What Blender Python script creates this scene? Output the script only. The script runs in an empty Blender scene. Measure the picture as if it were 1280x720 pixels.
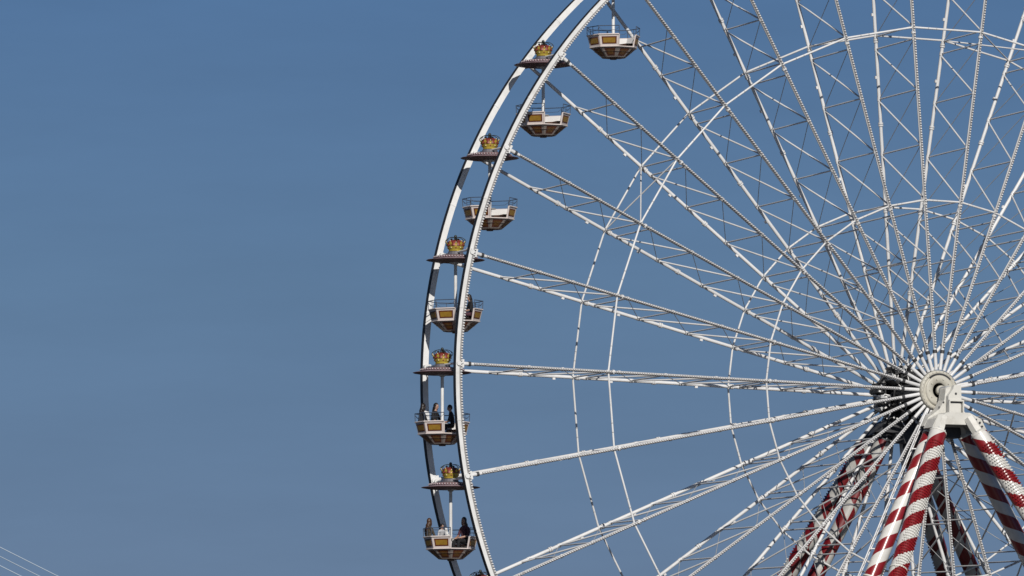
import bpy, bmesh, math, random
from mathutils import Vector, Matrix
random.seed(7)
PI = math.pi
scene = bpy.context.scene
COL = scene.collection
HUBZ = 25.2            # hub height above the ground
R = 22.0               # wheel radius at the gondola axles
N = 30
W = 3.441              # distance between the two rims
HN, HF = 1.22, 2.67    # where the near / far chords meet the axle
PHI = math.radians(1.41765)
def spoke_angle(k): return PI - PHI - k * 2 * PI / N

# ------------------------------------------------------------------ materials
def mat(name, col, rough=.45, metal=0., var=.06, vscale=3., coat=0., dirt=None, dirt_amt=.0, dirt_scale=.8, spec=.5):
    m = bpy.data.materials.new(name); m.use_nodes = True
    nt = m.node_tree; b = nt.nodes['Principled BSDF']
    b.inputs['Roughness'].default_value = rough; b.inputs['Metallic'].default_value = metal
    b.inputs['Specular IOR Level'].default_value = spec
    if coat: b.inputs['Coat Weight'].default_value = coat; b.inputs['Coat Roughness'].default_value = .12
    tc = nt.nodes.new('ShaderNodeTexCoord')
    nz = nt.nodes.new('ShaderNodeTexNoise'); nz.inputs['Scale'].default_value = vscale; nz.inputs['Detail'].default_value = 6
    nt.links.new(tc.outputs['Object'], nz.inputs['Vector'])
    mr = nt.nodes.new('ShaderNodeMapRange')
    mr.inputs['From Min'].default_value = .3; mr.inputs['From Max'].default_value = .7
    mr.inputs['To Min'].default_value = 1 - var * 1.6; mr.inputs['To Max'].default_value = 1 + var * .6
    nt.links.new(nz.outputs['Fac'], mr.inputs['Value'])
    mx = nt.nodes.new('ShaderNodeMix'); mx.data_type = 'RGBA'; mx.blend_type = 'MULTIPLY'
    mx.inputs['Factor'].default_value = 1
    mx.inputs['A'].default_value = (*col, 1)
    oi = nt.nodes.new('ShaderNodeObjectInfo'); orr = nt.nodes.new('ShaderNodeMapRange')      # every piece a little lighter or duller
    orr.inputs['To Min'].default_value = .86; orr.inputs['To Max'].default_value = 1.04; nt.links.new(oi.outputs['Random'], orr.inputs['Value'])
    om = nt.nodes.new('ShaderNodeMath'); om.operation = 'MULTIPLY'; nt.links.new(orr.outputs['Result'], om.inputs[0]); nt.links.new(mr.outputs['Result'], om.inputs[1])
    nt.links.new(om.outputs[0], mx.inputs['B'])
    out = mx.outputs['Result']
    if dirt:
        n2 = nt.nodes.new('ShaderNodeTexNoise'); n2.inputs['Scale'].default_value = dirt_scale; n2.inputs['Detail'].default_value = 9
        n2.inputs['Roughness'].default_value = .7
        nt.links.new(tc.outputs['Object'], n2.inputs['Vector'])
        r2 = nt.nodes.new('ShaderNodeMapRange'); r2.inputs['From Min'].default_value = .5; r2.inputs['From Max'].default_value = .75
        r2.inputs['To Max'].default_value = dirt_amt
        nt.links.new(n2.outputs['Fac'], r2.inputs['Value'])
        m2 = nt.nodes.new('ShaderNodeMix'); m2.data_type = 'RGBA'
        nt.links.new(r2.outputs['Result'], m2.inputs['Factor'])
        nt.links.new(out, m2.inputs['A']); m2.inputs['B'].default_value = (*dirt, 1)
        out = m2.outputs['Result']
    nt.links.new(out, b.inputs['Base Color'])
    return m

M = {
 'white': mat('white_paint', (.76, .76, .75), .42, var=.06, vscale=1.7, dirt=(.42, .38, .33), dirt_amt=.5, dirt_scale=1.3),
 'chord': mat('white_steel', (.72, .72, .72), .45, var=.05, vscale=.9, dirt=(.40, .38, .36), dirt_amt=.55, dirt_scale=1.1),
 'bulbrail': mat('bulb_rail', (.27, .262, .26), .6, var=.1, vscale=4),
 'bulbsocket': mat('bulb_socket', (.22, .13, .12), .6, var=.2),
 'bulbdim': mat('canopy_bulb', (.50, .44, .45), .4, var=.25, vscale=6),
 'bulb': mat('bulb_cap', (.76, .755, .75), .35, var=.14, vscale=6),
 'steel': mat('galvanised_steel', (.46, .47, .48), .5, metal=.0, var=.1, vscale=2),
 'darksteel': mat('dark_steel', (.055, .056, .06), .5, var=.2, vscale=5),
 'rimedge': mat('rim_black_edge', (.022, .023, .027), .6, var=.2, vscale=5),
 'beige': mat('beige_paint', (.60, .575, .495), .45, var=.06, vscale=2.5, dirt=(.25, .2, .14), dirt_amt=.55, dirt_scale=3),
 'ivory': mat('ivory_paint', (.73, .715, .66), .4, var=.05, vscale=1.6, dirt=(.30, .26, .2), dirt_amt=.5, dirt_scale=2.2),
 'black': mat('black_rubber', (.018, .018, .02), .6, var=.2),
 'panelwhite': mat('panel_white', (.70, .62, .585), .4, var=.06, vscale=5, dirt=(.3, .2, .16), dirt_amt=.4, dirt_scale=5),
 'hullshade': mat('hull_frame_shaded', (.34, .29, .26), .45, var=.08, vscale=5),  # panel white darkened: shade of the down-facing tier put into the colour
 'brown': mat('panel_brown', (.13, .032, .012), .4, var=.2, vscale=6),
 'redline': mat('panel_outline', (.075, .012, .010), .45, var=.15, vscale=6),
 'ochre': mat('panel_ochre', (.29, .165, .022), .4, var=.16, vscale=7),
 'ochreshade': mat('panel_ochre_shaded', (.17, .075, .012), .4, var=.2, vscale=7),  # ochre again, with the lower tier's shade painted in
 'bottom': mat('hull_bottom', (.16, .10, .075), .55, var=.2, vscale=3),
 'inner': mat('bucket_inside', (.74, .72, .70), .5, var=.06, vscale=4),
 'rail': mat('railing_blue_grey', (.065, .085, .125), .45, var=.12),
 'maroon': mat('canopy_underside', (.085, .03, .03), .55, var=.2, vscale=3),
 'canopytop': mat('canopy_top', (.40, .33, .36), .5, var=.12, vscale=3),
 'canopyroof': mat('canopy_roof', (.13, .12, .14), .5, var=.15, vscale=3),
 'canopyedge': mat('canopy_edge', (.20, .11, .12), .5, var=.2, vscale=6),
 'gold': mat('crown_gold', (.66, .49, .075), .30, metal=.35, var=.22, vscale=9),
 'crownred': mat('crown_red', (.27, .045, .03), .5, var=.5, vscale=14),
 'crowndark': mat('crown_wire', (.03, .035, .03), .5, var=.2),
 'crowncream': mat('crown_cream', (.72, .60, .34), .4, var=.2, vscale=9),
 'bench': mat('bench_brown', (.11, .05, .03), .5, var=.2),
 'cable': mat('cable_hazed', (.36, .44, .53), .5, var=.05),  # blue-grey of distance haze put into the cable colour
 'skin': mat('skin', (.40, .235, .17), .5, var=.06, vscale=10),
 'hairdark': mat('hair_dark', (.018, .012, .010), .45, var=.3, vscale=30),
 'hairbrown': mat('hair_brown', (.075, .036, .018), .45, var=.3, vscale=30),
 'cloth_black': mat('cloth_black', (.009, .009, .011), .85, var=.2, vscale=12),
 'cloth_navy': mat('cloth_navy', (.010, .011, .02), .85, var=.2, vscale=12),
 'cloth_plum': mat('cloth_plum', (.085, .03, .045), .85, var=.25, vscale=16),
 'cloth_olive': mat('cloth_olive', (.06, .045, .03), .85, var=.2, vscale=12),
 'cloth_white': mat('cloth_white', (.50, .50, .52), .85, var=.1, vscale=12),
 'denim': mat('denim', (.04, .06, .11), .9, var=.2, vscale=12),
 'shoe': mat('shoe', (.03, .03, .03), .6),
 'eye': mat('eye', (.02, .015, .012), .2),
 'lip': mat('lip', (.32, .10, .09), .5),
}

def stripe_mat(name='candy_stripe_paint', k=1., gloss=1.):
    m = bpy.data.materials.new(name); m.use_nodes = True
    nt = m.node_tree; b = nt.nodes['Principled BSDF']; L = nt.links.new
    b.inputs['Roughness'].default_value = .5 if gloss else .6; b.inputs['Coat Weight'].default_value = gloss; b.inputs['Coat Roughness'].default_value = .24; b.inputs['Coat IOR'].default_value = 1.55; b.inputs['Specular IOR Level'].default_value = .3
    uv = nt.nodes.new('ShaderNodeUVMap'); sp = nt.nodes.new('ShaderNodeSeparateXYZ'); L(uv.outputs['UV'], sp.inputs[0])
    ad = nt.nodes.new('ShaderNodeMath'); ad.operation = 'ADD'; L(sp.outputs[0], ad.inputs[0]); L(sp.outputs[1], ad.inputs[1])
    fr = nt.nodes.new('ShaderNodeMath'); fr.operation = 'FRACT'; L(ad.outputs[0], fr.inputs[0])
    gt = nt.nodes.new('ShaderNodeMath'); gt.operation = 'GREATER_THAN'; L(fr.outputs[0], gt.inputs[0]); gt.inputs[1].default_value = .49
    tc = nt.nodes.new('ShaderNodeTexCoord'); nz = nt.nodes.new('ShaderNodeTexNoise'); nz.inputs['Scale'].default_value = 2.2; nz.inputs['Detail'].default_value = 8
    L(tc.outputs['Object'], nz.inputs['Vector'])
    mr = nt.nodes.new('ShaderNodeMapRange'); mr.inputs['From Min'].default_value = .3; mr.inputs['From Max'].default_value = .7
    mr.inputs['To Min'].default_value = .84; mr.inputs['To Max'].default_value = 1.04; L(nz.outputs['Fac'], mr.inputs['Value'])
    mx = nt.nodes.new('ShaderNodeMix'); mx.data_type = 'RGBA'; L(gt.outputs[0], mx.inputs['Factor'])
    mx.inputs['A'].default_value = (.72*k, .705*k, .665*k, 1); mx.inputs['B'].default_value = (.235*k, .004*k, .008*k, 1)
    mu = nt.nodes.new('ShaderNodeMix'); mu.data_type = 'RGBA'; mu.blend_type = 'MULTIPLY'; mu.inputs['Factor'].default_value = 1
    L(mx.outputs['Result'], mu.inputs['A']); L(mr.outputs['Result'], mu.inputs['B']); L(mu.outputs['Result'], b.inputs['Base Color'])
    return m
M['stripe'] = stripe_mat(); M['stripeshade'] = stripe_mat('shaded_stripe_paint', .60, .5); M['stripedark'] = stripe_mat('bulb_socket_paint', .55, 0.); M['stripebulb'] = stripe_mat('striped_bulb_cap', 1.05, 0.)  # far tower's stripes are darkened: its shade is put into the paint

# ------------------------------------------------------------------ mesh builder
class MB:
    def __init__(s): s.v = []; s.f = []; s.m = []; s.s = []; s.uv = []
    def face(s, idx, m=0, smooth=False, uv=None): s.f.append(idx); s.m.append(m); s.s.append(smooth); s.uv.append(uv)
    def frame(s, d):
        d = d.normalized(); a = Vector((0, 0, 1)) if abs(d.z) < .9 else Vector((1, 0, 0))
        x = d.cross(a).normalized(); return x, d.cross(x).normalized()
    def tube(s, p, q, r, r2=None, n=10, m=0, cap=True, smooth=True):
        p, q = Vector(p), Vector(q); r2 = r if r2 is None else r2
        x, y = s.frame(q - p); o = len(s.v)
        for i in range(n):
            a = 2 * PI * i / n; d = x * math.cos(a) + y * math.sin(a)
            s.v.append(p + d * r); s.v.append(q + d * r2)
        for i in range(n):
            j = (i + 1) % n; s.face((o + 2*i, o + 2*i + 1, o + 2*j + 1, o + 2*j), m, smooth)
        if cap:
            c = len(s.v); s.v += [s.v[o+2*i].copy() for i in range(n)] + [s.v[o+2*i+1].copy() for i in range(n)]   # own corners: keeps the side shading clean
            s.face(tuple(c + i for i in range(n)), m); s.face(tuple(c + n + i for i in reversed(range(n))), m)
    def path(s, pts, r, n=8, m=0, closed=False):
        pts = [Vector(p) for p in pts]; o = len(s.v); L = len(pts)
        ref = None
        for i, p in enumerate(pts):
            a = pts[i-1] if (i or closed) else p; b = pts[(i+1) % L] if (i < L-1 or closed) else p
            d = (b - a).normalized()
            if ref is None: x, y = s.frame(d)
            else:
                x = (ref - d * ref.dot(d)).normalized(); y = d.cross(x)
            ref = x
            for k in range(n):
                t = 2*PI*k/n; s.v.append(p + (x*math.cos(t) + y*math.sin(t)) * r)
        for i in range(L if closed else L-1):
            i2 = (i+1) % L
            for k in range(n):
                k2 = (k+1) % n; s.face((o+i*n+k, o+i*n+k2, o+i2*n+k2, o+i2*n+k), m, True)
        if not closed:
            c = len(s.v); s.v += [s.v[o+k].copy() for k in range(n)] + [s.v[o+(L-1)*n+k].copy() for k in range(n)]
            s.face(tuple(c+k for k in reversed(range(n))), m); s.face(tuple(c+n+k for k in range(n)), m)
    def box(s, c, dim, m=0, rot=None):
        c = Vector(c); h = Vector(dim) / 2; o = len(s.v)
        for z in (-1, 1):
            for y in (-1, 1):
                for x in (-1, 1):
                    p = Vector((x*h.x, y*h.y, z*h.z))
                    if rot: p = rot @ p
                    s.v.append(c + p)
        for f in ((0,2,3,1),(4,5,7,6),(0,1,5,4),(2,6,7,3),(0,4,6,2),(1,3,7,5)): s.face(tuple(o+i for i in f), m)
    def lathe(s, prof, n=32, axis='z', c=(0,0,0), m=0, mats=None, smooth=True, phase=0.):
        c = Vector(c); o = len(s.v); P = len(prof)
        for i in range(n):
            a = 2*PI*i/n + phase
            for (r, h) in prof:
                if axis == 'z': s.v.append(c + Vector((r*math.cos(a), r*math.sin(a), h)))
                else: s.v.append(c + Vector((r*math.cos(a), h, r*math.sin(a))))
        for i in range(n):
            j = (i+1) % n
            for k in range(P-1):
                f = (o+i*P+k, o+j*P+k, o+j*P+k+1, o+i*P+k+1)
                s.face(f if axis == 'z' else f[::-1], mats[k] if mats else m, smooth)
    def prism(s, poly, y0, y1, m=0):          # polygon in XZ swept along Y
        o = len(s.v); n = len(poly)
        for (x, z) in poly: s.v.append(Vector((x, y0, z))); s.v.append(Vector((x, y1, z)))
        for i in range(n):
            j = (i+1) % n; s.face((o+2*i, o+2*j, o+2*j+1, o+2*i+1), m)
        s.face(tuple(o+2*i for i in reversed(range(n))), m); s.face(tuple(o+2*i+1 for i in range(n)), m)
    def bulb(s, p, d, r, h, n=6, m=0, uv=None):
        p = Vector(p); x, y = s.frame(d); d = d.normalized(); o = len(s.v)
        for k in range(n):
            a = 2*PI*k/n; e = x*math.cos(a) + y*math.sin(a)
            s.v.append(p + e*r); s.v.append(p + e*r*.9 + d*h*.55)
        s.v.append(p + d*h)
        for k in range(n):
            j = (k+1) % n
            s.face((o+2*k, o+2*j, o+2*j+1, o+2*k+1), m, True, uv); s.face((o+2*k+1, o+2*j+1, o+2*n), m, True, uv)
    def slab(s, q, th, m_out=0, m_in=0):      # q: four corners counter-clockwise seen from outside; thickness inwards
        q = [Vector(p) for p in q]; nr = (q[1]-q[0]).cross(q[3]-q[0]).normalized(); o = len(s.v)
        s.v += q; s.v += [p - nr*th for p in q]
        s.face((o,o+1,o+2,o+3), m_out); s.face((o+7,o+6,o+5,o+4), m_in)
        for i in range(4):
            j = (i+1) % 4; s.face((o+i, o+4+i, o+4+j, o+j), m_out)
    def plate(s, q, ix, iy, off, m, th=.012): # inset plate standing a little proud of quad q
        q = [Vector(p) for p in q]; nr = (q[1]-q[0]).cross(q[3]-q[0]).normalized()
        def P(u, v): return (q[0]*(1-u)+q[1]*u)*(1-v) + (q[3]*(1-u)+q[2]*u)*v + nr*off
        s.slab([P(ix,iy), P(1-ix,iy), P(1-ix,1-iy), P(ix,1-iy)], th, m, m)
    def build(s, name, mats, parent=None, loc=None):
        me = bpy.data.meshes.new(name); me.from_pydata([tuple(p) for p in s.v], [], s.f)
        for m in mats: me.materials.append(M[m])
        me.polygons.foreach_set('material_index', s.m); me.polygons.foreach_set('use_smooth', s.s)
        if any(u is not None for u in s.uv):
            ul = me.uv_layers.new(name='UVMap')
            for poly, u in zip(me.polygons, s.uv):
                for c, li in enumerate(poly.loop_indices):
                    if u is not None: ul.data[li].uv = u[c] if isinstance(u[0], tuple) else u
        me.update()
        o = bpy.data.objects.new(name, me); COL.objects.link(o)
        if parent: o.parent = parent
        if loc: o.location = loc
        return o

def empty(name, loc=(0,0,0), label=None, cat=None, group=None):
    o = bpy.data.objects.new(name, None); o.empty_display_size = .3; COL.objects.link(o); o.location = loc
    if label: o['label'] = label
    if cat: o['category'] = cat
    if group: o['group'] = group
    return o
def tag(o, label, cat, group=None):
    o['label'] = label; o['category'] = cat
    if group: o['group'] = group
    return o
def children(o): return list(o.children)
def copy_tree(o, parent=None):
    kids = children(o); c = o.copy(); COL.objects.link(c)
    if parent: c.parent = parent
    for ch in kids: copy_tree(ch, c)
    return c

# ------------------------------------------------------------------ the wheel
wheel = empty('ferris_wheel', (0, 0, HUBZ),
    'giant white observation wheel with bulb-lined rim and spokes turning between striped legs', 'ferris wheel')

# rims: box-section rings, black outer edge, white faces; the near one carries a row of bulbs
RO, RI, RD = 22.075, 21.83, .115
def rim(yc, bulbs):
    n = 360; b = MB()
    prof = [(RO, yc-RD), (RI, yc-RD), (RI, yc+RD), (RO, yc+RD), (RO, yc-RD)]
    o = len(b.v)
    for i in range(n):
        a = 2*PI*i/n
        for (r, y) in prof[:4]: b.v.append(Vector((r*math.cos(a), y, r*math.sin(a))))
    for i in range(n):
        j = (i+1) % n
        for k in range(3): b.face((o+i*4+k, o+i*4+(k+1) % 4, o+j*4+(k+1) % 4, o+j*4+k), 0, False)
    # splice plates and axle brackets at every spoke
    for k in range(N):
        t = spoke_angle(k); rot = Matrix.Rotation(-t, 3, 'Y')
        for off in (.0,):
            b.box(rot @ Vector((21.80, yc, 0)), (.16, .27, .34), 0, rot)
            b.tube(rot @ Vector((21.95, yc-.17, 0)), rot @ Vector((21.95, yc+.17, 0)), .10, n=12)
        rot2 = Matrix.Rotation(-(t + PI/N), 3, 'Y')
        b.box(rot2 @ Vector((21.955, yc, 0)), (.262, .25, .06), 0, rot2)
    ob = b.build('rim', ['white', 'steel'], wheel)
    e = MB(); o = 0
    for i in range(n):
        a = 2*PI*i/n
        for (r, y) in ((RO+.003, yc-RD-.004), (RO+.018, yc-RD-.004), (RO+.018, yc+RD+.004), (RO+.003, yc+RD+.004)):
            e.v.append(Vector((r*math.cos(a), y, r*math.sin(a))))
    for i in range(n):
        j = (i+1) % n
        for k in range(4): e.face((i*4+k, i*4+(k+1) % 4, j*4+(k+1) % 4, j*4+k), 0)
    e.build('outer_edge', ['rimedge'], ob)
    if bulbs:
        s = MB(); nb = 1260; rr = [(RI-.012, yc-RD-.022), (RI+.085, yc-RD-.022), (RI+.085, yc-RD-.002), (RI-.012, yc-RD-.002)]
        for i in range(n):
            a = 2*PI*i/n
            for (r, y) in rr: s.v.append(Vector((r*math.cos(a), y, r*math.sin(a))))
        for i in range(n):
            j = (i+1) % n
            for k in range(4): s.face((i*4+k, j*4+k, j*4+(k+1) % 4, i*4+(k+1) % 4), 1)
        for i in range(nb):
            a = 2*PI*i/nb; d = Vector((math.cos(a), 0, math.sin(a)))
            if random.random() < .018: continue
            s.bulb(d*(RI+.028) + Vector((0, yc-RD-.02, 0)), Vector((0,-1,0)) - d*.40, .037, .095)
        s.build('light_strip', ['bulb', 'bulbrail'], ob)
    return ob
rim(-W/2, True); rim(W/2, False)

# one spoke: bulb-lined near chord, plain far chord, cross bars and diagonals
def nearp(f): return Vector((R*f, -(HN + (W/2-HN)*f), 0))
def farp(f): return Vector((R*f, HF + (W/2-HF)*f, 0))
def make_spoke():
    lat = MB()
    bars = [.853, .784, .692, .668, .572, .467, .364, .343, .252, .165]
    for f in bars: lat.tube(nearp(f), farp(f-.004), .033, n=8)
    panels = [(.875, .784), (.784, .692), (.668, .572), (.572, .467), (.467, .364), (.343, .252), (.252, .165)]
    for a, c in panels:
        lat.tube(farp(a-.008), nearp(c), .036, n=8)                    # stout diagonal
        lat.tube(nearp(a), farp(c-.004), .016, n=6, m=1)               # tie rod
    sp = lat.build('spoke', ['chord', 'steel'])
    nc = MB()
    nc.tube(nearp(.040), nearp(.072), .074, n=12); nc.tube(nearp(.072), nearp(.078), .095, n=12, m=1)
    nc.tube(nearp(.078), nearp(.972), .066, n=10); nc.tube(nearp(.972), nearp(.977), .10, n=10, m=1)
    nc.tube(nearp(.977), nearp(.990), .080, n=10)
    for f in (.355, .68): nc.tube(nearp(f-.002), nearp(f+.002), .10, n=12)
    for f in bars: nc.tube(nearp(f-.0022), nearp(f+.0022), .085, n=10)
    c1 = nc.build('chord', ['chord', 'darksteel'], sp)
    fc = MB()
    fc.tube(farp(.042), farp(.07), .08, n=12); fc.tube(farp(.07), farp(.988), .073, n=12)
    for f in (.355, .68, .20, .52, .80): fc.tube(farp(f-.0035), farp(f-.0005), .11, n=12); fc.tube(farp(f+.0005), farp(f+.0035), .11, n=12)
    for f in bars: fc.tube(farp(f-.0075), farp(f-.0005), .088, n=10)
    for f in (.73, .43, .61): fc.box(farp(f) + Vector((0, 0, .10)), (.12, .08, .08))
    c2 = fc.build('chord', ['chord'], sp)
    ls = MB(); d = (nearp(1)-nearp(0)).normalized()
    rot = Matrix.Rotation(math.atan2(d.y, d.x), 3, 'Z')
    p0, p1 = nearp(.082), nearp(.966); mid = (p0+p1)/2
    ls.box(mid + Vector((0, -.078, 0)), ((p1-p0).length, .022, .085), 0, rot)
    nb = int((p1-p0).length/.108)
    for i in range(nb):
        p = p0.lerp(p1, (i+.5)/nb)
        if random.random() < .012: continue
        ls.bulb(p + Vector((0, -.088, 0)), Vector((0, -1, 0)), .037, .085, m=1)
    ls.build('light_strip', ['bulbrail', 'bulb'], sp)
    return sp
sp0 = make_spoke()
for k in range(N):
    s = sp0 if k == 0 else copy_tree(sp0)
    s.parent = wheel; s.rotation_euler = (0, -spoke_angle(k), 0)

# tie rings joining the spokes, and crossed ties in every sixth bay
def on(k, f, near):
    t = spoke_angle(k); p = nearp(f) if near else farp(f)
    return Vector((p.x*math.cos(t), p.y, p.x*math.sin(t)))
for f in (.690, .362):
    for near in (True, False):
        b = MB()
        for k in range(N):
            p, q = on(k, f, near), on(k+1, f, near)
            b.tube(p, q, .042, n=8)
            for u in (.22, .34) : b.tube(p.lerp(q, u-.006), p.lerp(q, u+.006), .050, n=8, m=1)
            b.box(p, (.15, .09, .15), 1)
        b.build('tie_ring', ['chord', 'steel'], wheel)
for k0 in (2, 8, 14, 20, 26):
    for a in (True, False):
        b = MB(); b.tube(on(k0, .690, a), on(k0+1, .690, not a), .030, n=8); b.build('cross_tie', ['chord'], wheel)

# hub: two flanges on an axle drum with dark wiring gear
hub = MB()
hub.lathe([(.02, -1.62), (.20, -1.62), (.20, -1.40), (.02, -1.40)], 32, 'y')
hub.lathe([(.50, -1.05), (.50, 2.45)], 32, 'y', m=1)
for i in range(12):
    t = 2*PI*i/12; hub.box((.56*math.cos(t), .7, .56*math.sin(t)), (.09, 3.2, .09), 1, Matrix.Rotation(-t, 3, 'Y'))
hubo = hub.build('hub', ['beige', 'darksteel'], wheel)
fl = MB()
fl.lathe([(.30, -1.33), (.33, -1.44), (.60, -1.46), (.635, -1.44), (.645, -1.36), (.69, -1.36), (.705, -1.40), (.80, -1.40), (.835, -1.36), (.85, -1.28),
          (.85, -1.08), (.80, -1.02), (.30, -1.02), (.30, -1.33)], 64, 'y')
for i in range(30):
    t = spoke_angle(i) + PI/N; fl.tube((.79*math.cos(t), -1.40, .79*math.sin(t)), (.79*math.cos(t), -1.43, .79*math.sin(t)), .018, n=6)
for i in range(10):
    t = 2*PI*i/10; fl.tube((.48*math.cos(t), -1.455, .48*math.sin(t)), (.48*math.cos(t), -1.49, .48*math.sin(t)), .03, n=6)
for i in range(49):                                                            # dark slot along the top of the disc
    t = PI*.5 + (i-24)*.031 - .06
    fl.box((.665*math.cos(t), -1.385, .665*math.sin(t)), (.10, .07, .024), 1, Matrix.Rotation(-t, 3, 'Y'))
fl.build('flange', ['beige', 'darksteel'], hubo)
fl = MB(); fl.lathe([(.45, 2.35), (.95, 2.35), (1.0, 2.42), (1.0, 2.85), (.45, 2.85)], 64, 'y')
fl.build('flange', ['darksteel'], hubo)
wr = MB()
for i in range(30):                                                           # lamp drivers and looms between the far spoke roots
    t = spoke_angle(i) + PI/N
    rot = Matrix.Rotation(-t, 3, 'Y')
    r = .78 + .36*random.random(); y = 1.3 + 1.1*random.random()
    wr.box(rot @ Vector((r, y, 0)), (.34 + .2*random.random(), .4 + .4*random.random(), .14), 0 if i % 4 else 2, rot)
    wr.box(rot @ Vector((r + .1, y - .46, .02)), (.10, .02, .07), 1, rot)
    pts = [rot @ Vector((.55 + .15*j, y - .3 + .12*math.sin(j*2.1 + i), .10*math.sin(j*1.7 + i*2))) for j in range(8)]
    wr.path(pts, .024, 6, 1 if i % 3 == 0 else 0)
for rr, y in ((.82, 1.2), (.98, 1.75), (1.15, 2.2), (.9, 2.1)):
    wr.path([(rr*math.cos(2*PI*i/48), y + .03*math.sin(i*1.3), rr*math.sin(2*PI*i/48)) for i in range(48)], .05, 6, 0, True)
wr.build('wiring_ring', ['black', 'white', 'steel'], hubo)

# ------------------------------------------------------------------ support towers
def build_leg(pa, pb, r, hel, parent, bulbs, front, period=1.32, ph=0.):
    b = MB(); pa, pb = Vector(pa), Vector(pb); d = (pb-pa); L = d.length; d.normalize()
    fr = Vector((0, front, 0)); x = (fr - d*fr.dot(d)).normalized(); y = d.cross(x)
    n = 40; o = len(b.v)
    for i in range(n):
        a = 2*PI*i/n + PI; e = x*math.cos(a) + y*math.sin(a); b.v.append(pa + e*r); b.v.append(pb + e*r)
    for i in range(n):
        j = (i+1) % n; u0, u1 = hel*i/n, hel*(i+1)/n
        b.face((o+2*i, o+2*i+1, o+2*j+1, o+2*j), 0, True, ((u0, ph), (u0, ph+L/period), (u1, ph+L/period), (u1, ph)))
    for s_ in range(1, int(L/5.6)+1):                                           # flanged joints
        if s_ > 0:
            p = pa + d*(5.6*s_ + 1.2)
            if (p-pa).length < L-1: b.tube(p, p + d*.07, r*1.1, n=32, m=1)
    leg = b.build('leg', ['stripe' if front < 0 else 'stripeshade', 'ivory'], parent)
    if bulbs:
        g = MB(); row = 0; s_ = .60
        while s_ < min(L - 1.5, 16):
            for c in range(8):
                a = (c + (.5 if row % 2 else 0))*.255 - 1.02
                e = x*math.cos(a) + y*math.sin(a); u = ((a - PI)/(2*PI)) % 1.
                p = pa + d*s_ + e*(r-.006)
                o_ = len(g.f); g.tube(p, p + e*.016, .050, n=8, m=1, smooth=False); g.uv[o_:] = [(hel*u, ph + s_/period)]*(len(g.f)-o_)
                g.bulb(p + e*.016, e, .034, .060, uv=(hel*u, ph + s_/period))
            row += 1; s_ += .128
        g.build('light_grid', ['stripebulb', 'stripedark'], leg)
    return leg

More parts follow.
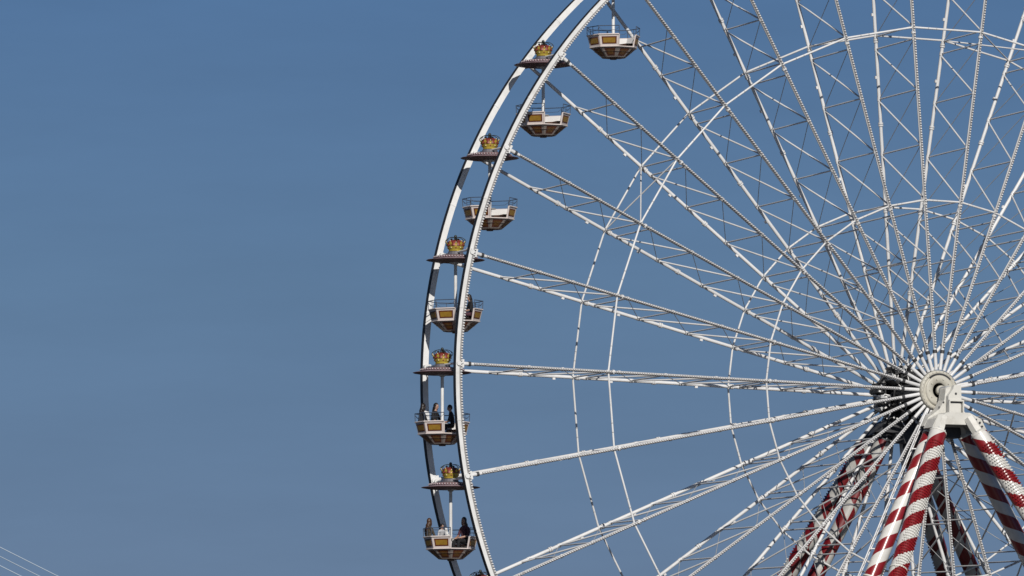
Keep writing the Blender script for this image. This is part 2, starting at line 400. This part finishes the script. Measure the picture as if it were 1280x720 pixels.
def tower(label, sy):
    t = empty('support_tower', (0, 0, 0), label, 'support tower')
    Y = lambda n: sy*n
    hd = MB()
    hm_ = 'ivory' if sy < 0 else 'darksteel'  # far head, collars and hatch coloured dark to stand in for shade
    half = [(.19, -.02), (.25, -.46), (.48, -.84), (1.0, -1.20), (1.20, -1.55), (.62, -1.58)]
    arch = [(.19*math.cos(a), -.02 + .12*math.sin(a)) for a in [PI*i/8 for i in range(1, 8)]]
    poly = [(x, z + HUBZ) for x, z in half + [(-x, z) for x, z in half[::-1]] + arch[::-1]]
    hd.prism(poly, Y(1.80), Y(2.36))
    low = [(.50, -1.02), (1.04, -1.28), (1.24, -1.66), (.80, -1.70), (.62, -1.52), (-.62, -1.52), (-.80, -1.70), (-1.24, -1.66), (-1.04, -1.28), (-.50, -1.02)]
    hd.prism([(x, z + HUBZ) for x, z in low], Y(2.38), Y(3.2))
    hd.prism([(x, z + HUBZ) for x, z in [(.41, .16), (.43, -1.10), (-.20, -1.10), (-.18, -.30), (.02, -.02), (.10, .16)]], Y(2.37), Y(2.60))
    hd.tube((0, Y(1.5), HUBZ), (0, Y(2.2), HUBZ), .15, n=24, m=1)
    for sx in (-1, 1):                                                           # bolts on the plates
        for (bx, bz, ny) in ((.95, -1.42, 3.2), (.78, -1.30, 3.2), (1.05, -1.58, 3.2), (.50, -.76, 2.36), (.30, -.55, 2.36)):
            hd.tube((sx*bx, Y(ny-.02), HUBZ+bz), (sx*bx, Y(ny+.05), HUBZ+bz), .045 if ny > 2.5 else .03, n=8, m=2)
    hd.tube((.16, Y(2.58), HUBZ-.20), (.16, Y(2.62), HUBZ-.20), .05, n=10, m=2)
    hd.box((0, Y(1.95), HUBZ-1.80), (1.1, .7, .44), 2)
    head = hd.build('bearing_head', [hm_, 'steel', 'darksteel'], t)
    ht = MB()
    ht.box((.105, Y(2.63), HUBZ-.78), (.50, .06, .44), 0)
    for (cx, cz, w, h) in ((.105, -.50, .66, .06), (.105, -1.05, .66, .06), (-.215, -.78, .05, .5), (.42, -.78, .05, .5)):
        ht.box((cx, Y(2.70), HUBZ+cz), (w, .20, h), 0)
    ht.box((.105, Y(2.675), HUBZ-.555), (.5, .03, .05), 1)  # dark strip standing in for the shadow line under the frame
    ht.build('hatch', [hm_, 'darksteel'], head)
    for sx in (-1, 1):
        def fp(z): return Vector((sx*(1.145 + .50*(-2.3-z)) - (.155 if sy < 0 else 0), Y(3.60 + .37*(-2.3-z)), HUBZ+z))
        def rp(z): return Vector((sx*(1.02 + .51*(-2.3-z)), Y(2.24 + .107*(-2.3-z)), HUBZ+z))
        for P, r in ((fp, .35), (rp, .33)):
            b = MB(); b.tube(P(-1.22), P(-1.80), r*.64, r*.72, n=6, smooth=False); b.tube(P(-1.80), P(-1.88), r*.76, r*1.02, n=32, smooth=False); b.tube(P(-1.88), P(-1.93), r*1.06, n=32)
            for i in range(6):
                a = 2*PI*i/6; ax = (P(-2.05)-P(-1.05)).normalized(); x, y = b.frame(ax)
                e = (x*math.cos(a)+y*math.sin(a))*r*.86; b.tube(P(-1.80)+e, P(-1.86)+e, .03, n=6, m=1)
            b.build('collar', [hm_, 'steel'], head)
        hel = sx*(1.5 if sy < 0 else -1.5)
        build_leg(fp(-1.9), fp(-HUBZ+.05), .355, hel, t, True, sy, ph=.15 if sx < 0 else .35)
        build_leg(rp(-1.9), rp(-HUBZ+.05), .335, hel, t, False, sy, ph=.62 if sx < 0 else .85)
        b = MB()                                                                # struts between the two tubes of a leg
        for z in (-9.6, -13.5, -18):
            b.tube(fp(z), rp(z), .07, n=10); b.tube(fp(z), rp(z-3.2), .05, n=8)
        b.build('strut', ['ivory'], t)
        for P in (fp, rp):
            b = MB(); c = P(-HUBZ); b.box((c.x, c.y, .06), (1.5, 1.5, .12)); b.box((c.x, c.y, .16), (1.1, 1.1, .08))
            b.build('foot_plate', ['steel'], t)
    return t, None
tw, _ = tower('near red and white striped support tower in front of the hub, bulbs on its legs', -1)
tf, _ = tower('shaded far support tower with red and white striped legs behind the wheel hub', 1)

# service ladder up the inner left leg of the near tower
lad = MB()
def lp(z, side): 
    c = Vector((-(1.02 + .51*(-2.3-z)) - .52, -(2.05 + .107*(-2.3-z)), HUBZ+z)); return c + Vector((side*.15, side*.17, side*.07))
lad.tube(lp(-.9, -1), lp(-24, -1), .028, n=8); lad.tube(lp(-.9, 1), lp(-24, 1), .028, n=8)
z = -1.05
while z > -24: lad.tube(lp(z, -1), lp(z, 1), .020, n=6); z -= .30
z = -2.5
while z > -24:
    c = (lp(z, 1) + lp(z, -1))/2; lad.tube(c, Vector((-(1.02 + .51*(-2.3-z)), -(2.24 + .107*(-2.3-z)), HUBZ+z)), .03, n=6); z -= 2.1
lad.build('ladder', ['chord'], tw)

# ------------------------------------------------------------------ gondola
OCT = lambda r, z, j: Vector((r*math.sin((j-.5)*PI/4), -r*math.cos((j-.5)*PI/4), z))
def make_gondola():
    g = empty('gondola')
    ZC = -.33
    ax = MB(); ax.tube((0, -W/2-.18, 0), (0, W/2+.18, 0), .045, n=12)
    for sy in (-1, 1): ax.tube((0, sy*(W/2-.28), 0), (0, sy*(W/2-.12), 0), .11, n=12)
    ax.build('axle', ['white'], g)
    # canopy: flat lens-shaped disc, dark underneath
    c = MB()
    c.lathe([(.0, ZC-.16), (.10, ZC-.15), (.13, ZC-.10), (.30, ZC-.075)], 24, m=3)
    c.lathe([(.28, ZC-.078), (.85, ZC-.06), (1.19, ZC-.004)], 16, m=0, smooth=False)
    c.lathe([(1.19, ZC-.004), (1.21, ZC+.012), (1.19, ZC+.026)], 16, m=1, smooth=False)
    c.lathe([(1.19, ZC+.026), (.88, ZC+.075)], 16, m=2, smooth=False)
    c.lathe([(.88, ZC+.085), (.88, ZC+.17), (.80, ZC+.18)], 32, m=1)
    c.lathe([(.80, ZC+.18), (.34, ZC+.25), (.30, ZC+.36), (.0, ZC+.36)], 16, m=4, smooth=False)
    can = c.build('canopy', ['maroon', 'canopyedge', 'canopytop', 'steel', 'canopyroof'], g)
    l = MB(); l.path([(.885*math.cos(2*PI*i/64), .885*math.sin(2*PI*i/64), ZC+.132) for i in range(64)], .018, 6, 1, True)
    for i in range(48):
        a = 2*PI*i/48; d = Vector((math.cos(a), math.sin(a), 0)); l.bulb(d*.88 + Vector((0, 0, ZC+.132)), d, .034, .05)
    l.build('light_ring', ['bulbdim', 'canopyedge'], can)
    # crown on top
    z0 = ZC+.37
    cr = MB()
    cr.lathe([(.0, z0), (.27, z0), (.285, z0+.02), (.27, z0+.05), (.305, z0+.08), (.345, z0+.20), (.36, z0+.23), (.352, z0+.26), (.335, z0+.25), (.30, z0+.10)], 40)
    n = 10
    for i in range(n):                                                            # pointed leaves round the band
        a = 2*PI*i/n; h = .17 if i % 2 == 0 else .11
        e = Vector((math.cos(a), math.sin(a), 0)); t = Vector((-math.sin(a), math.cos(a), 0)); w = .085
        p = e*.352 + Vector((0, 0, z0+.24)); o = len(cr.v)
        cr.v += [p - t*w, p + t*w, p + t*w*.55 + e*.03 + Vector((0, 0, h*.55)), p + e*.05 + Vector((0, 0, h)), p - t*w*.55 + e*.03 + Vector((0, 0, h*.55))]
        o2 = len(cr.v); cr.v += [q - e*.025 for q in cr.v[o:o+5]]
        cr.face((o, o+1, o+2, o+3, o+4), 0); cr.face((o2+4, o2+3, o2+2, o2+1, o2), 0)
        for k in range(5): cr.face((o+k, o2+k, o2+(k+1) % 5, o+(k+1) % 5), 0)
        cr.bulb(p + e*.05 + Vector((0, 0, h-.015)), Vector((0, 0, 1)), .026, .045, m=1)
        cr.bulb(e*.325 + Vector((0, 0, z0+.14)) , e, .032, .03, m=2 if i % 2 else 1)
    cro = cr.build('crown', ['gold', 'crowncream', 'crownred'], g)
    cu = MB(); m_, n_ = 12, 40; o = 0
    for i in range(m_+1):
        ph = i/m_*PI/2
        for k in range(n_):
            a = 2*PI*k/n_; rr = .355*math.cos(ph)*(1 + .09*abs(math.sin(a*5))); 
            cu.v.append(Vector((rr*math.cos(a), rr*math.sin(a), z0+.22 + .27*math.sin(ph)*(1 + .10*abs(math.sin(a*5)))*(1-.25*(i/m_)**3))))
    for i in range(m_):
        for k in range(n_):
            k2 = (k+1) % n_; cu.face((i*n_+k, i*n_+k2, (i+1)*n_+k2, (i+1)*n_+k), 0, True)
    cu.build('cushion', ['crownred'], cro)
    ar = MB()
    for i in range(6):                                                              # wire bows curling over the crown
        a = 2*PI*(i+.3)/6; e = Vector((math.cos(a), math.sin(a), 0))
        pts = []
        for j in range(12):
            s_ = j/11; th = PI*(.02 + .93*s_)
            pts.append(e*(.16 + .24*math.cos(th)*1.02) + Vector((0, 0, z0+.42 + .15*math.sin(th)*(1.05))))
        ar.path(pts, .013, 6)
        pts = [e*(.36 + .09*math.sin(s_*PI)) + Vector((0, 0, z0+.30 + .22*s_)) for s_ in [q/7 for q in range(8)]]
        ar.path(pts, .011, 6)
    ar.lathe([(.0, z0+.68), (.05, z0+.655), (.065, z0+.61), (.05, z0+.565), (.02, z0+.54), (.05, z0+.50), (.10, z0+.47), (.11, z0+.44)], 14)
    for i in range(3):
        a = 2*PI*i/3 + .4; ar.bulb((.15*math.cos(a), .15*math.sin(a), z0+.48), Vector((math.cos(a), math.sin(a), .9)), .05, .08, n=8)
    ar.build('wire_bow', ['crowndark'], cro)
    # pole
    p = MB(); p.tube((0, 0, ZC-.13), (0, 0, -3.0), .066, n=16)
    p.lathe([(.0, -2.42), (.24, -2.42), (.26, -2.40), (.24, -2.38), (.0, -2.38)], 24, m=1)
    p.build('pole', ['white', 'steel'], g)
    # bucket
    zt, zm, zb = -2.36, -2.84, -3.24; rt, rm, rb = 1.10, .985, .50
    h = MB()
    for j in range(8):
        q = [OCT(rb, zb, j), OCT(rb, zb, j+1), OCT(rm, zm, j+1), OCT(rm, zm, j)]
        h.slab(q, .04, 0, 3)
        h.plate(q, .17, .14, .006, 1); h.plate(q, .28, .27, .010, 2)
    o = len(h.v)
    for j in range(8): h.v.append(OCT(rb+.012, zb-.004, j))
    h.face(tuple(range(o+7, o-1, -1)), 4)
    o = len(h.v)
    for j in range(8): h.v.append(OCT(.80, -3.02, j))
    h.face(tuple(range(o, o+8)), 3)
    for j in range(8):                                                                  # belt moulding between the tiers
        p0, p1 = OCT(rm+.008, zm, j), OCT(rm+.008, zm, j+1); h.tube(p0, p1, .022, n=8, m=5)
    h.tube((0, 0, zb-.01), (0, 0, zb-.07), .14, n=16, m=4)
    hull = h.build('hull', ['hullshade', 'brown', 'ochreshade', 'inner', 'bottom', 'panelwhite'], g)
    for j in range(1, 8):
        q = [OCT(rm, zm+.018, j), OCT(rm, zm+.018, j+1), OCT(rt, zt, j+1), OCT(rt, zt, j)]
        b = MB(); b.slab(q, .035, 0, 4)
        b.plate(q, .115, .17, .005, 1); b.plate(q, .135, .205, .009, 2); b.plate(q, .185, .285, .013, 3)
        b.tube(OCT(rt+.01, zt+.01, j), OCT(rt+.01, zt+.01, j+1), .030, n=8)
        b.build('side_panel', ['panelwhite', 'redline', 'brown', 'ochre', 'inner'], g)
    for j in (1, 8):
        b = MB(); b.tube(OCT(rm-.02, zm, j), OCT(rt-.02, zt+.02, j), .035, n=8); b.build('door_post', ['panelwhite'], g)
    bn = MB()
    for j in range(2, 7):
        q0, q1, q2, q3 = OCT(.55, -2.62, j), OCT(.55, -2.62, j+1), OCT(.95, -2.62, j+1), OCT(.95, -2.62, j)
        o = len(bn.v); bn.v += [q0, q3, q2, q1] + [v - Vector((0, 0, .06)) for v in (q0, q3, q2, q1)]
        bn.face((o, o+1, o+2, o+3)); bn.face((o+7, o+6, o+5, o+4)); bn.face((o+3, o+7, o+4, o)); bn.face((o+1, o+5, o+6, o+2))
    bn.build('bench', ['bench'], g)
    r = MB(); rr = 1.12; zr = zt+.36
    vs = [OCT(rr, zr, j) for j in range(1, 9)]
    for a_, b_ in zip(vs, vs[1:]): r.tube(a_, b_, .017, n=8)
    for j in range(1, 9):
        r.tube(OCT(rt, zt, j), OCT(rr, zr, j), .015, n=8)
    for j in range(1, 8):
        a_, b_ = OCT(rt, zt, j).lerp(OCT(rt, zt, j+1), .5), OCT(rr, zr, j).lerp(OCT(rr, zr, j+1), .5)
        c0 = OCT(rr-.05, zr-.17, j); c1 = OCT(rr-.05, zr-.17, j+1)
        r.path([OCT(rr, zr-.05, j), c0.lerp(c1, .15), c0.lerp(c1, .5) + Vector((0, 0, -.01)), c0.lerp(c1, .85), OCT(rr, zr-.05, j+1)], .009, 6)
        if j in (2, 4, 6): r.tube(a_, b_, .011, n=6)
    r.build('railing', ['rail'], g)
    return g
gproto = make_gondola()
def pivot(k):
    t = spoke_angle(k); return Vector((R*math.cos(t) + .10, 0, HUBZ + R*math.sin(t)))
GL = {
  4: (11, 'topmost empty gondola, its canopy cut off by the top edge of the view'),
  3: (1, 'empty crowned gondola second from the top, its canopy just left of the highest crowned gondola'),
  2: (0, 'empty gondola third from the top, with the near rim crossing its bucket'),
  1: (-2, 'crowned gondola carrying one dark passenger half hidden behind the rim'),
  0: (3, 'leftmost crowned gondola, level with the hub, carrying three dark-clothed passengers'),
  -1: (-1, 'crowned gondola below hub height carrying two long-haired passengers and one in white'),
  -2: (4, 'gondola at the bottom edge of the view, only the top of its crown showing'),
}
GL[3] = (1, 'empty gondola under the highest crown in view, just inside the near rim')
gond = {}
first = True
for k, (rz, lab) in GL.items():
    g = gproto if first else copy_tree(gproto); first = False
    g.location = pivot(k) + Vector((0, 0, {1: .10, 0: .04, -1: -.05}.get(k, 0))); g.rotation_euler = (0, 0, math.radians(rz))
    tag(g, lab, 'gondola', 'crowned gondolas hanging round the wheel'); gond[k] = g

# ------------------------------------------------------------------ people
def ellipsoid(bm, c, r, seg=20, rings=12, rot=None):
    mt = Matrix.Translation(c) @ (rot.to_4x4() if rot else Matrix.Identity(4)) @ Matrix.Diagonal((*r, 1))
    bmesh.ops.create_uvsphere(bm, u_segments=seg, v_segments=rings, radius=1, matrix=mt)
def eval_mesh(me, mods):
    ob = bpy.data.objects.new('person_build', me); COL.objects.link(ob)
    for kind, kw in mods:
        md = ob.modifiers.new(kind, kind)
        for a, v in kw.items(): setattr(md, a, v)
    dg = bpy.context.evaluated_depsgraph_get(); dg.update()
    res = bpy.data.meshes.new_from_object(ob.evaluated_get(dg))
    bpy.data.objects.remove(ob); return res
def make_person(label, loc, face, shirt, trousers, hair, long_hair=True, lean=.04, turn=0., nod=0., arms='lap', scale=1., group=None):
    lx = lean
    J = {}
    def j(n, x, y, z, r): J[n] = (Vector((x, y, z)), r)
    j('pel', 0, 0, .10, .135); j('waist', 0, .02+lx*.3, .26, .125); j('chest', 0, .02+lx*.7, .42, .145); j('neckb', 0, lx, .555, .085)
    j('neck', 0, lx+.02, .63, .055); j('head', 0, lx+.035, .70, .06)
    for s_, t in ((-1, 'L'), (1, 'R')):
        j('sh'+t, s_*.165, lx*.95, .52, .062); j('hip'+t, s_*.095, .05, .085, .095); j('kn'+t, s_*.115, .43, .09, .068)
        j('an'+t, s_*.115, .45, -.30, .046); j('to'+t, s_*.12, .60, -.34, .036)
        if arms == 'lap': j('el'+t, s_*.235, lx+.07, .26, .046); j('wr'+t, s_*.10, lx+.29, .20, .032); hd = Vector((-s_*.45, .85, -.15))
        elif arms == 'rail': j('el'+t, s_*.25, lx+.17, .33, .046); j('wr'+t, s_*.17, lx+.40, .38, .032); hd = Vector((-s_*.3, .9, -.2))
        else: j('el'+t, s_*.24, lx+.20, .34, .046); j('wr'+t, s_*.05, lx+.27, .50, .032); hd = Vector((-s_*.3, .4, .8))
        hd.normalize(); w = J['wr'+t][0]; J['pa'+t] = (w + hd*.075, .036); J['_h'+t] = (hd, 0)
    E = [('pel','waist'),('waist','chest'),('chest','neckb'),('neckb','neck'),('neck','head')]
    for t in 'LR': E += [('neckb','sh'+t),('sh'+t,'el'+t),('el'+t,'wr'+t),('wr'+t,'pa'+t),('pel','hip'+t),('hip'+t,'kn'+t),('kn'+t,'an'+t),('an'+t,'to'+t)]
    for t in 'LR':
        hd = J['_h'+t][0]; side = hd.cross(Vector((0, 0, 1))).normalized(); up = side.cross(hd); pa = J['pa'+t][0]
        s_ = -1 if t == 'L' else 1
        for q, (o_, ln) in enumerate(((-.030, .066), (-.010, .076), (.010, .072), (.029, .056))):
            a = pa + side*o_ + hd*.02; b = a + hd*ln*.6 - up*.006; c = b + hd*ln*.45 - up*.026
            for nm, p, r in (('a', a, .0105), ('b', b, .0092), ('c', c, .0078)): J['f%d%s%s' % (q, nm, t)] = (p, r)
            E += [('pa'+t, 'f%da%s' % (q, t)), ('f%da%s' % (q, t), 'f%db%s' % (q, t)), ('f%db%s' % (q, t), 'f%dc%s' % (q, t))]
        a = J['wr'+t][0] + hd*.03 - side*s_*.03; b = a + hd*.035 - side*s_*.025; c = b + hd*.03
        for nm, p, r in (('ta', a, .013), ('tb', b, .011), ('tc', c, .009)): J[nm+t] = (p, r)
        E += [('wr'+t, 'ta'+t), ('ta'+t, 'tb'+t), ('tb'+t, 'tc'+t)]
    names = [n for n in J if not n.startswith('_')]; idx = {n: i for i, n in enumerate(names)}
    me = bpy.data.meshes.new('person'); me.from_pydata([J[n][0] for n in names], [(idx[a], idx[b]) for a, b in E], [])
    ob = bpy.data.objects.new('person_build', me); COL.objects.link(ob)
    ob.modifiers.new('skin', 'SKIN'); 
    for n in names: 
        d = me.skin_vertices[0].data[idx[n]]; d.radius = (J[n][1], J[n][1]*(.82 if n in ('chest', 'waist') else 1)); d.use_root = (n == 'pel')
    sb = ob.modifiers.new('sub', 'SUBSURF'); sb.levels = 1; sb.render_levels = 1
    dg = bpy.context.evaluated_depsgraph_get(); dg.update()
    body = bpy.data.meshes.new_from_object(ob.evaluated_get(dg)); bpy.data.objects.remove(ob)
    bm = bmesh.new(); bm.from_mesh(body)
    HR = Matrix.Rotation(turn, 3, 'Z') @ Matrix.Rotation(-nod, 3, 'X'); hc = Vector((0, lx+.045, .765))
    H = lambda v: hc + HR @ Vector(v)
    ellipsoid(bm, hc, (.074, .094, .112), rot=HR); ellipsoid(bm, H((0, .035, -.055)), (.052, .055, .062), rot=HR)
    ellipsoid(bm, H((0, .098, -.012)), (.013, .020, .026), 10, 8, HR)
    for s_ in (-1, 1): ellipsoid(bm, H((s_*.076, -.005, -.005)), (.012, .022, .032), 10, 8, HR)
    bm.to_mesh(body); bm.free()
    body = eval_mesh(body, [('REMESH', dict(mode='VOXEL', voxel_size=.0085)), ('SMOOTH', dict(factor=.5, iterations=3))])
    body.name = 'person'
    segs = []
    for a, b in E:
        n = a[:2]
        if a[0] == 'f' or n in ('ta', 'tb') or a[:2] == 'wr' or a[:2] == 'pa' or a in ('neck',): z = 0
        elif a[:2] == 'el': z = 0
        elif a in ('pel', 'hipL', 'hipR') : z = 2 if b != 'waist' else 1
        elif a[:2] == 'kn': z = 2
        elif a[:2] == 'an': z = 3
        elif b == 'neck': z = 0
        else: z = 1
        segs.append((J[a][0], J[b][0], z, (J[a][1]+J[b][1])/2))
    for m in ('skin', shirt, trousers, 'shoe'): body.materials.append(M[m])
    for p in body.polygons:
        c = p.center; best = 9; z = 0; p.use_smooth = True
        if (c - hc).length < .13: p.material_index = 0; continue
        for a, b, zz, rr in segs:
            ab = b - a; t = max(0, min(1, (c-a).dot(ab)/ab.length_squared)); d = (c - a - ab*t).length - rr*.6
            if d < best: best = d; z = zz
        p.material_index = z
    o = bpy.data.objects.new('person', body); COL.objects.link(o)
    bm = bmesh.new()
    ellipsoid(bm, H((0, -.022, .022)), (.088, .096, .112), rot=HR)
    if long_hair:
        ellipsoid(bm, H((0, -.062, -.08)), (.078, .052, .11), rot=HR)
        ellipsoid(bm, Vector((0, lx-.055, .61)), (.085, .045, .10)); ellipsoid(bm, Vector((0.01, lx-.085, .50)), (.072, .035, .09))
        for s_ in (-1, 1): ellipsoid(bm, H((s_*.072, -.005, -.07)), (.022, .045, .10), rot=HR)
    hm = bpy.data.meshes.new('hair'); bm.to_mesh(hm); bm.free()
    hm = eval_mesh(hm, [('REMESH', dict(mode='VOXEL', voxel_size=.010)), ('SMOOTH', dict(factor=.5, iterations=2))]); hm.name = 'hair'
    for p in hm.polygons: p.use_smooth = True
    hm.materials.append(M[hair]); ho = bpy.data.objects.new('hair', hm); COL.objects.link(ho); ho.parent = o
    f = MB()
    for s_ in (-1, 1): f.bulb(H((s_*.030, .086, .012)), HR @ Vector((s_*.25, 1, 0)), .011, .008, n=8)
    f.box(H((0, .093, -.062)), (.036, .012, .010), 1, HR)
    f.build('face_features', ['eye', 'lip'], o)
    o.location = loc; o.rotation_euler = (0, 0, face); o.scale = (scale*1.16,)*3
    return tag(o, label, 'person', group)

RT = Vector((.8965, -.4430, 0)); AW = Vector((.443, .8965, 0))        # picture-right and away, on the ground
def seat(k, r, a, dz=-2.60): return pivot(k) + RT*r + AW*a + Vector((0, 0, dz))
def facing(v): return math.atan2(v.y, v.x) - PI/2
rightish = facing(RT)
make_person('woman with long dark hair and black T-shirt leaning in the middle of the leftmost gondola', seat(0, -.40, .42, -2.52), facing(RT*1. - AW*.5),
            'cloth_black', 'denim', 'hairdark', True, .08, -.2, .3, 'lap')
make_person('dark-haired person in black hunched at the left end of the leftmost gondola', seat(0, -.93, -.02, -2.55), facing(RT + AW*.5),
            'cloth_black', 'cloth_black', 'hairdark', True, .10, .4, .2, 'lap')
make_person('person in dark navy top behind the rim at the right of the leftmost gondola', seat(0, .46, .30, -2.52), facing(-RT - AW*.2),
            'cloth_navy', 'cloth_black', 'hairdark', False, .12, .0, .35, 'lap', .92)
make_person('person with long brown hair sitting at the left end of the lowest passenger gondola', seat(-1, -.92, .02, -2.64), facing(RT + AW*.9),
            'cloth_olive', 'cloth_black', 'hairbrown', True, .02, .2, .0, 'lap')
make_person('person with long dark hair and plum top at the right of the lowest passenger gondola', seat(-1, .58, .18, -2.66), facing(-RT*.8 - AW*.9),
            'cloth_plum', 'cloth_black', 'hairdark', True, .02, .2, .05, 'lap', 1.06)
make_person('small passenger in a white top bent low in the lowest passenger gondola', seat(-1, -.45, .50, -2.55), facing(RT*.6 - AW),
            'cloth_white', 'denim', 'hairdark', False, .16, .0, .5, 'lap', .70)
make_person('dark-haired passenger in black half hidden behind the rim in the gondola above the leftmost', seat(1, .70, .20, -2.52), facing(-RT - AW*.4),
            'cloth_black', 'cloth_plum', 'hairdark', True, .12, .1, .3, 'lap', .88)

# ------------------------------------------------------------------ stay cables far left
CAM = Vector((-160.83969288, -325.5058909, -23.70051072 + HUBZ))
AZ, EL = math.radians(26.295000584681663 - 2.7181708741628663), math.radians(3.7348073848442374 + .696790264205453)
ROLL = math.radians(-.08933719109487025); FPX = 10879.495870051813
fw = Vector((math.sin(AZ)*math.cos(EL), math.cos(AZ)*math.cos(EL), math.sin(EL)))
rt0 = Vector((math.cos(AZ), -math.sin(AZ), 0)); up0 = rt0.cross(fw)
rt = rt0*math.cos(ROLL) + up0*math.sin(ROLL); up = up0*math.cos(ROLL) - rt0*math.sin(ROLL)
cable_ends = (((-34.5, 160, 35.04), (-29.7, 160, 32.66), 'topmost thin pale stay cable slanting down at the lower left corner'),)
def ray(px, py, dist):
    d = fw + rt*((px-640)/FPX) - up*((py-360)/FPX); return CAM + d*dist
ST = []
for (x0, y0), (x1, y1), lab in (((0, 684), (72, 720), 'uppermost of three thin pale stay cables slanting down in the lower left corner'),
                                ((0, 695.5), (49, 720), 'middle one of three thin pale stay cables in the lower left corner'),
                                ((0, 707), (26, 720), 'lowest and shortest of three thin pale stay cables in the lower left corner')):
    a, c = ray(x0, y0, 600), ray(x1, y1, 600); d = (c-a)
    s0 = a - d*(700/ (x1-x0+0.0)) ; ground_t = (a.z-.2)/(-d.z); s1 = a + d*ground_t
    b = MB(); mid = (s0+s1)/2; b.tube(s0, s1, .032, n=8)
    tag(b.build('stay_cable', ['cable']), lab, 'cable', 'stay cables in the lower left corner')

# ------------------------------------------------------------------ ground
g = MB(); S = 9000
g.v = [Vector((-S, -S, 0)), Vector((S, -S, 0)), Vector((S, S, 0)), Vector((-S, S, 0))]; g.face((0, 1, 2, 3))
M['ground'] = mat('plaza_paving', (.055, .053, .05), .9, var=.2, vscale=.15)
go = g.build('ground', ['ground']); go['kind'] = 'structure'

# ------------------------------------------------------------------ light, sky, camera
sd = Vector((-.23, -1, .56)).normalized()
sun = bpy.data.lights.new('sun', 'SUN'); sun.energy = 3.9; sun.angle = math.radians(.5); sun.color = (1, .955, .89)
so = bpy.data.objects.new('sun', sun); COL.objects.link(so); so.rotation_euler = sd.to_track_quat('Z', 'Y').to_euler(); so.location = (0, 0, 80)
w = bpy.data.worlds.new('World'); scene.world = w; w.use_nodes = True; nt = w.node_tree; L = nt.links.new
sky = nt.nodes.new('ShaderNodeTexSky'); sky.sky_type = 'NISHITA'; sky.sun_disc = False
sky.sun_elevation = math.asin(sd.z); sky.sun_rotation = math.atan2(sd.x, sd.y)
sky.air_density = 1.0; sky.dust_density = .6; sky.ozone_density = 2.0; sky.altitude = 0
bg = nt.nodes['Background']
tc = nt.nodes.new('ShaderNodeTexCoord'); mp = nt.nodes.new('ShaderNodeMapping'); mp.inputs['Location'].default_value = (0, 0, .16)
L(tc.outputs['Generated'], mp.inputs['Vector']); nm = nt.nodes.new('ShaderNodeVectorMath'); nm.operation = 'NORMALIZE'
L(mp.outputs['Vector'], nm.inputs[0]); L(nm.outputs['Vector'], sky.inputs['Vector'])
tn = nt.nodes.new('ShaderNodeMix'); tn.data_type = 'RGBA'; tn.blend_type = 'MULTIPLY'; tn.inputs['Factor'].default_value = 1

sx_ = nt.nodes.new('ShaderNodeSeparateXYZ'); L(tc.outputs['Generated'], sx_.inputs[0])        # haze: greyer near the horizon, deeper blue higher up
cr_ = nt.nodes.new('ShaderNodeValToRGB'); cr_.color_ramp.elements[0].position = .044; cr_.color_ramp.elements[0].color = (.846, .834, .914, 1)
cr_.color_ramp.elements[1].position = .112; cr_.color_ramp.elements[1].color = (.70, .88, 1.08, 1)
cz_ = cr_.color_ramp.elements.new(.34); cz_.color = (.36, .47, .62, 1); ce_ = cr_.color_ramp.elements.new(.078); ce_.color = (.82, .915, 1.015, 1); L(sx_.outputs[2], cr_.inputs[0]); mh = nt.nodes.new('ShaderNodeMapping'); mh.inputs['Scale'].default_value = (14, 14, 70); L(tc.outputs['Generated'], mh.inputs['Vector'])
nh = nt.nodes.new('ShaderNodeTexNoise'); nh.inputs['Scale'].default_value = 1.; nh.inputs['Detail'].default_value = 5; nh.inputs['Roughness'].default_value = .6; L(mh.outputs['Vector'], nh.inputs['Vector'])
rh = nt.nodes.new('ShaderNodeMapRange'); rh.inputs['From Min'].default_value = .3; rh.inputs['From Max'].default_value = .7; rh.inputs['To Min'].default_value = .945; rh.inputs['To Max'].default_value = 1.055
L(nh.outputs['Fac'], rh.inputs['Value']); th = nt.nodes.new('ShaderNodeMix'); th.data_type = 'RGBA'; th.blend_type = 'MULTIPLY'; th.inputs['Factor'].default_value = 1
L(cr_.outputs[0], th.inputs['A']); L(rh.outputs['Result'], th.inputs['B']); L(th.outputs['Result'], tn.inputs['B'])
L(sky.outputs['Color'], tn.inputs['A']); L(tn.outputs['Result'], bg.inputs['Color']); bg.inputs['Strength'].default_value = .05

cam = bpy.data.cameras.new('camera'); co = bpy.data.objects.new('camera', cam); COL.objects.link(co)
cam.sensor_width = 36; cam.lens = FPX*36/1280; cam.clip_start = 1; cam.clip_end = 30000
m = Matrix((rt, up, -fw)).transposed().to_4x4(); m.translation = CAM; co.matrix_world = m
scene.camera = co
scene.render.engine = 'CYCLES'; scene.cycles.diffuse_bounces = 1; scene.cycles.max_bounces = 6
scene.view_settings.view_transform = 'Standard'; scene.view_settings.look = 'None'; scene.view_settings.exposure = 0
